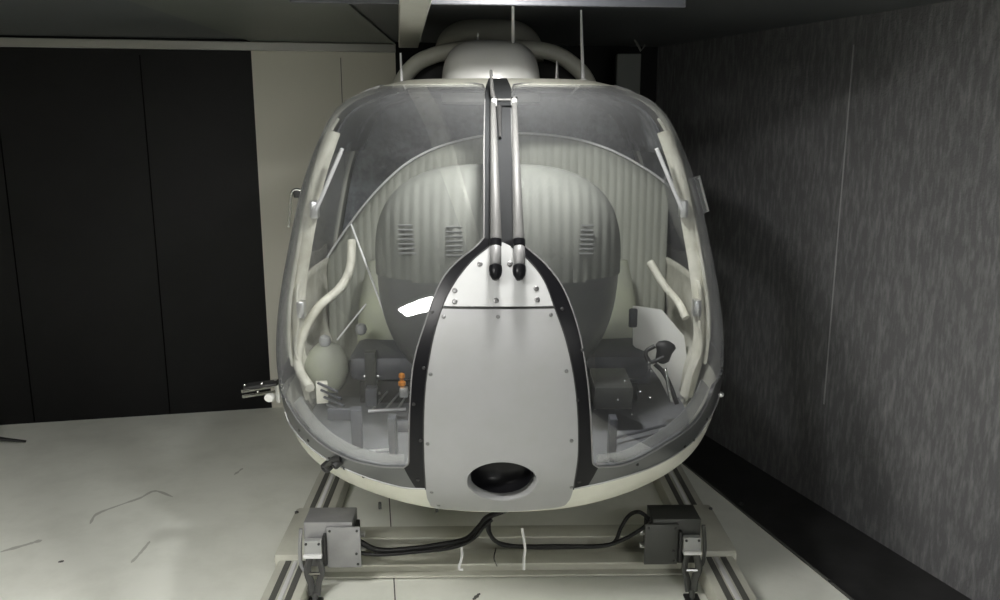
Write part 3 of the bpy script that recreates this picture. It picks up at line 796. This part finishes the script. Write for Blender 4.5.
# hoops left and right
for pix in ([(397,92),(404,78),(416,64),(432,56),(450,51),(470,48)], [(592,92),(584,76),(572,64),(558,55),(540,50),(515,48)]):
    bm = B(); tube(bm, spline([aty(x, y, 4.62) for x, y in pix], 8), .042, 16, flat=1.0); link('intake_hoop', bm, M['cream'], cow)
# black intake mouths and roof deck behind them
for x0, x1 in ((408, 452), (532, 584)):
    c_ = aty((x0+x1)/2, 72, 4.72); bm = B(); box(bm, (c_.x, 4.74, c_.z-.03), (.26, .05, .17), None, .03); link('intake_mesh', bm, M['matte_black'], cow)
def antenna(name, x0, y0, x1, y1, Y, r0, r1, m='lamp_frame', base=True, Yt=None):
    t = empty(name, aty(x0, y0, Y)); t.parent = cow; t.matrix_parent_inverse = Matrix.Translation(cow.location).inverted() 
    t.parent = heli; t.matrix_parent_inverse = Matrix.Translation(heli.location).inverted()
    bm = B(); a_, b_ = aty(x0, y0, Y), aty(x1, y1, Yt or Y); tube(bm, [a_, b_], r0, 8, r1); link('whip', bm, M[m], t)
    if base:
        bm = B(); lathe(bm, a_, (0,0,1), [(.022,-.03),(.020,0),(.009,.008),(.006,.014)], 12); link('antenna_base', bm, M['white'], t)
antenna('antenna', 402, 86, 400.5, 53, 4.1, .007, .004)
antenna('antenna', 477, 55, 478, 33, 4.35, .008, .004)
antenna('antenna', 513, 46, 513, -6, 4.3, .008, .005, Yt=3.4)
antenna('antenna', 583, 80, 581, 10, 4.2, .009, .005)
antenna('antenna', 557, 80, 557, 61, 4.3, .010, .005, 'alu')

# ------------------------------------------------------------------ side fittings
def sidebox(name, frame_pix, Y, glassy):
    t = empty(name, aty(*frame_pix[0], Y)); t.parent = heli; t.matrix_parent_inverse = Matrix.Translation(heli.location).inverted(); return t
sv = sidebox('side_vent', [(694,195)], 3.75, 1)
A = [aty(*q, 3.72) for q in ((690,179),(699,176),(708,211),(700,215))]
bm = B(); tube(bm, A + [A[0]], .006, 8); link('vent_frame', bm, M['alu'], sv)
A2 = [p+Vector((0,.008,0)) for p in A]; bm = B(); vs = [bm.verts.new(p) for p in A]; vb = [bm.verts.new(p) for p in A2]
bm.faces.new(vs); bm.faces.new(vb[::-1]); [bm.faces.new((vs[i], vb[i], vb[(i+1)%4], vs[(i+1)%4])) for i in range(4)]
link('vent_pane', bm, M['grey_band'], sv, False)
bm = B(); tube(bm, [aty(686,181,3.76), aty(698,178,3.72)], .006, 8); link('vent_arm', bm, M['alu'], sv)
hd = sidebox('door_handle', [(293,200)], 3.72, 0)
bm = B(); tube(bm, spline([aty(*q, 3.72) for q in ((301,190),(294,190),(291,196),(290,212),(288.5,227))], 5), .006, 8); link('handle_bar', bm, M['chrome'], hd)
bm = B(); box(bm, aty(297, 193, 3.73), (.03, .03, .04), None, .006); link('handle_mount', bm, M['matte_black'], hd)
# pitot / step rods on the left
sr = sidebox('side_step', [(262,388)], 3.7, 0)
for a_, b_ in (((242,391.5),(276,385.5)), ((243,396.5),(276,391.5))):
    bm = B(); tube(bm, [aty(*a_, 3.62), aty(b_[0]+8, b_[1]-1, 3.78)], .0075, 10); link('step_rod', bm, M['chrome'], sr)
bm = B(); c_ = aty(262, 384.5, 3.68); box(bm, c_, (.15, .07, .014), Matrix.Rotation(-.12, 3, 'Y') , .004); link('step_plate', bm, M['matte_black'], sr)
for q in ((245,385),(262,383.5),(258,391.5)):
    bm = B(); lathe(bm, aty(*q, 3.63), (0,-1,.3), [(.005,0),(.005,.006),(.002,.008)], 8); link('screw', bm, M['chrome'], sr)
bm = B(); lathe(bm, aty(270, 397.5, 3.64), (-.3,-1,0), [(.01,-.02),(.022,-.014),(.026,0),(.022,.012),(.008,.016)], 18, sy=.8); link('marker_lamp', bm, M['white'], sr)
bm = B(); tube(bm, [aty(276.5,380,3.70), aty(279,402,3.70)], .012, 8); link('mount_plate', bm, M['alu'], sr)
# black latch on the lower frame
lt = sidebox('latch', [(334,461)], 3.2, 0)
n_ = nrm(334, 461)
for q, r_ in (((330,464), .021), ((340,461), .016)):
    bm = B(); lathe(bm, onpx(*q, .004), n_, [(r_,0),(r_,.022),(r_*.8,.028),(r_*.5,.028),(r_*.45,.02)], 16); link('latch_knob', bm, M['matte_black'], lt)
bm = B(); tube(bm, [onpx(330,463,.02), onpx(337,456,.02), onpx(342,457,.01)], .010, 8); link('latch_lever', bm, M['matte_black'], lt)
bm = B(); lathe(bm, onpx(720,394,.0), nrm(716,394), [(.012,-.01),(.012,.012),(.006,.02)], 10); link('bolt', bm, M['alu'], heli)
for q in ((380,505),(437,508)):
    p = aty(q[0], q[1]+2, 3.15); bm = B(); tube(bm, [p+Vector((0,0,.02)), p-Vector((0,0,.008))], .006, 6); link('drain_pipe', bm, M['matte_black'], heli)

# ------------------------------------------------------------------ skids and cross bars
ZR = .10
def rail(cx_, sgn):
    t = empty('skid', (cx_, 4.2, 0)); t.parent = heli; t.matrix_parent_inverse = Matrix.Translation(heli.location).inverted()
    bm = B(); box(bm, (cx_, 3.95, ZR/2), (.175, 3.3, ZR), None, .012); link('rail', bm, M['cream'], t)
    for y0, y1 in ((2.35, 3.61), (4.13, 5.5)):
        for dx in (-.034, .034):
            bm = B(); box(bm, (cx_+dx, (y0+y1)/2, ZR+.002), (.026, y1-y0, .005)); link('grip_strip', bm, M['stripe'], t)
        bm = B(); box(bm, (cx_, (y0+y1)/2, ZR+.002), (.02, y1-y0, .008), None, .002); link('raised_rib', bm, M['lamp_frame'], t)
    bm = B(); box(bm, (cx_, 3.87, ZR/2+.015), (.215, .50, ZR+.03), None, .02); c = link('coupling', bm, M['cream'], t)
    for dx in (-.09, .09):
        bm = B(); lathe(bm, (cx_+dx, 4.05, ZR+.03), (0,0,1), [(.01,-.01),(.01,.006),(.005,.009)], 8); link('bolt', bm, M['screw'], c)
rail(-.875, -1); rail(1.075, 1)
def crossbar(y, w, h, z, L=1.78):
    t = empty('cross_beam', (CX, y, 0)); t.parent = heli; t.matrix_parent_inverse = Matrix.Translation(heli.location).inverted()
    bm = B(); box(bm, (.1, y, z+h-.006), (L, w, .012), None, .003); link('top_flange', bm, M['cream'], t)
    bm = B(); box(bm, (.1, y, z+h/2-.006), (L, .012, h-.012)); link('web', bm, M['cream'], t)
    bm = B(); box(bm, (.1, y, z+.005), (L, w, .010), None, .003); link('bottom_flange', bm, M['cream'], t)
crossbar(3.87, .12, .10, .01, 1.76); crossbar(3.66, .10, .07, .01, 1.76)
# bent cross tubes carrying the fuselage
for y in (4.75, 5.3):
    bm = B(); tube(bm, spline([(-.875, y, .11), (-.86, y, .2), (-.70, y, .42), (-.42, y, .585), (CX, y, .62), (CX*2+.42, y, .585), (.90, y, .42), (1.06, y, .2), (1.075, y, .11)], 8), .032, 14)
    link('cross_tube', bm, M['cream'], heli)
bm = B(); box(bm, (CX, 4.7, .60), (.5, 1.6, .10), None, .04); link('belly_fairing', bm, M['cream'], heli)

# ------------------------------------------------------------------ clamp boxes on the rails
def clampbox(X, sgn, mbox, mface, lab):
    Y0 = 3.48
    t = tag(empty('clamp_box', (X, Y0+.1, 0)), lab, 'metal box', 'metal boxes with claws on the skids')
    zb, zt = .14, .355
    bm = B(); box(bm, (X, Y0+.085, (zb+zt)/2), (.215, .15, zt-zb), None, .004); h = link('housing', bm, M[mbox], t)
    fx = X - sgn*.045
    bm = B(); box(bm, (fx+ (-sgn*.025), Y0-.002, (zb+zt)/2-.006), (.15, .012, zt-zb-.02), None, .003); fp = link('front_plate', bm, M[mface], t)
    for dx, dz in ((-.06, .08), (.06, .08), (.06, -.08), (.055, -.03)):
        bm = B(); lathe(bm, (fx-sgn*.025+dx, Y0-.008, (zb+zt)/2+dz-.006), (0,-1,0), [(.006,0),(.006,.003),(.002,.005)], 8); link('screw', bm, M['matte_black'], fp)
    # side cover with fittings facing the cables
    bm = B(); box(bm, (X-sgn*.115, Y0+.085, (zb+zt)/2-.01), (.018, .10, .14), None, .004); link('end_cover', bm, M['matte_black'], t)
    for dz in (.03, -.035):
        bm = B(); tube(bm, [(X-sgn*.125, Y0+.06, .24+dz), (X-sgn*.155, Y0+.06, .24+dz)], .014, 10); link('cable_gland', bm, M['alu'], t)
    # claw: block, jaws, curved side lever
    cx_ = X + sgn*.062
    bm = B(); box(bm, (cx_, Y0-.018, .245), (.078, .035, .085), None, .006); cb = link('clamp_block', bm, M['grey_cap'], t)
    bm = B(); box(bm, (cx_, Y0-.034, .218), (.082, .03, .018), None, .005); link('clamp_lip', bm, M['lamp_frame'], cb)
    for dx in (-.028, .028):
        bm = B(); lathe(bm, (cx_+dx, Y0-.036, .275), (0,-1,0), [(.006,0),(.006,.004),(.002,.006)], 8); link('bolt', bm, M['matte_black'], cb)
    bm = B(); box(bm, (cx_-sgn*.05, Y0-.012, .235), (.014, .03, .15), None, .004); link('side_plate', bm, M['matte_black'], t)
    bm = B(); tube(bm, spline([(cx_+sgn*.055, Y0, .33), (cx_+sgn*.062, Y0-.01, .24), (cx_+sgn*.058, Y0-.015, .16), (cx_+sgn*.03, Y0-.02, .125)], 5), .009, 8); link('lever', bm, M[mbox], t)
    for dx in (-.018, .022):
        bm = B(); tube(bm, spline([(cx_+dx, Y0-.02, .20), (cx_+dx*1.6, Y0-.03, .14), (cx_+dx*.9, Y0-.035, .09), (cx_+dx*.6, Y0-.045, .035)], 5), .011, 8, flat=1.6); link('jaw', bm, M['rod' if mbox == 'steel_box' else 'dark_box'], t)
    bm = B(); tube(bm, [(cx_-.035, Y0-.032, .13), (cx_+.04, Y0-.032, .13)], .009, 8); link('pivot_pin', bm, M['chrome'], t)
    bm = B(); box(bm, (cx_+.004, Y0-.06, .006), (.065, .07, .012), None, .003); link('foot_plate', bm, M['matte_black'], t)
    bm = B(); tube(bm, [(cx_+.004, Y0-.05, .045), (cx_+.004, Y0-.06, .008)], .014, 8); link('foot_stem', bm, M['rod' if mbox == 'steel_box' else 'dark_box'], t)
    return t
XL = aty(328, 540, 3.48).x; XR = aty(677, 535, 3.48).x
clampbox(XL, -1, 'steel_box', 'steel_box', 'light grey metal box with a claw clamp on the left skid, below the helicopter')
clampbox(XR, 1, 'dark_box', 'dark_box', 'dark grey metal box with a claw clamp on the right skid, below the helicopter')

# cables
def cable(pix, r, lab, dy=0):
    bm = B(); tube(bm, spline([aty(*p)+Vector((0, dy, 0)) for p in pix], 8), r, 10); return tag(link('cable', bm, M['cable'], None), lab, 'cable', 'black cables under the helicopter')
cable([(352,536,3.52),(364,544,3.50),(378,550,3.50),(400,550,3.50),(440,545,3.50),(466,539,3.50),(480,526,3.50),(488,517,3.50),(508,509,3.50),(530,498,3.66)], .013, 'thick black cable running from the left grey box up under the helicopter nose')
cable([(353,549,3.52),(378,552,3.50),(420,549,3.50),(452,545,3.50),(472,537,3.50),(484,524,3.50),(492,517,3.52)], .008, 'thin black cable lying along the thick one near the left box', -.025)
cable([(490,517,3.50),(488,530,3.50),(497,542,3.50),(512,546,3.50),(560,546,3.50),(600,546,3.50),(620,541,3.50),(640,530,3.50),(651,521,3.50)], .009, 'black cable from the bundle to the right box, the lower of two where they cross')
cable([(489,520,3.51),(490,536,3.51),(500,546,3.51),(530,550,3.50),(570,550,3.50),(600,549,3.57),(615,545,3.57),(622,530,3.57),(630,518,3.57),(640,514.5,3.50),(650,521,3.50)], .009, 'black cable arching up in a loop beside the right dark box', .025)
for pix, lab in ((((461,545),(462,556),(459,568),(463,570)), 'pale hooked strap hanging from the cable, left of three'), (((496,548),(494,558),(497,566)), 'thin dark tie hanging from the cables, middle of three'), (((522,528),(525,548),(524,558),(524,570)), 'pale straight strap crossing the beams, right of three')):
    bm = B(); tube(bm, spline([aty(x, y, 3.49) for x, y in pix], 5), .005 if 'tie' in lab else .006, 8, flat=.5)
    tag(link('cable_strap', bm, M['cable' if 'tie' in lab else 'lamp_frame'], None), lab, 'strap', 'straps hanging from the cables')

# ------------------------------------------------------------------ lamps of the room and one added fill panel
def lampfix(c, sx_, sy_, rz, lab, e):
    t = tag(empty('ceiling_light', c), lab, 'ceiling light', 'ceiling lights'); t.rotation_euler = (0, 0, rz)
    bm = B(); R_ = Matrix.Rotation(rz, 3, 'Z'); box(bm, Vector(c)+Vector((0,0,.0)), (sx_+.05, sy_+.05, .04), R_, .006); link('lamp_frame', bm, M['lamp_frame'], t, False)
    bm = B(); box(bm, Vector(c)-Vector((0,0,.022)), (sx_, sy_, .012), R_, .002); m = M['lamp'].copy(); m.node_tree.nodes['Principled BSDF'].inputs['Emission Strength'].default_value = e
    link('diffuser', bm, m, t, False)
lampfix((-1.22, 1.24, HC-.04), 1.2, .34, .25, 'long white ceiling light in front of the helicopter', 76)
lampfix((1.2, -.75, HC-.04), 1.0, .34, 0, 'long white fill panel added behind the camera on the right', 62)  # fill out of view, added for more frontal light on the floor
dl = tag(empty('downlight', (.11, 2.93, HC-.02)), 'small round white ceiling spotlight above the nose of the helicopter', 'ceiling light')
bm = B(); lathe(bm, (.11, 2.93, HC-.002), (0,0,-1), [(.10,0),(.10,.010),(.085,.014),(.082,.008)], 28); link('lamp_housing', bm, M['lamp_frame'], dl)
bm = B(); lathe(bm, (.11, 2.93, HC-.010), (0,0,-1), [(.078,0),(.078,.006),(.06,.010),(.001,.012)], 28); m_ = M['lamp'].copy(); m_.node_tree.nodes['Principled BSDF'].inputs['Emission Strength'].default_value = 620
link('bulb', bm, m_, dl)
w = bpy.data.worlds.new('w'); sc.world = w; w.use_nodes = True
w.node_tree.nodes['Background'].inputs[0].default_value = (.8,.85,.9,1); w.node_tree.nodes['Background'].inputs[1].default_value = .0
sc.view_settings.view_transform = 'Standard'; sc.view_settings.look = 'None'; sc.view_settings.gamma = 1; sc.view_settings.exposure = 0
sc.view_settings.use_curve_mapping = False

# where the lamp must be for its reflection: report for tuning
_u, _v = uvof(418, 300); _P = S(_u, _v); _N = SN(_u, _v); _D = _P-CAM; _D /= np.linalg.norm(_D); _Rf = _D-2*(_D@_N)*_N
print('REFL', _P, _N, _Rf, _P+_Rf*((HC-.05-_P[2])/_Rf[2]) if _Rf[2] > 0 else 'down')
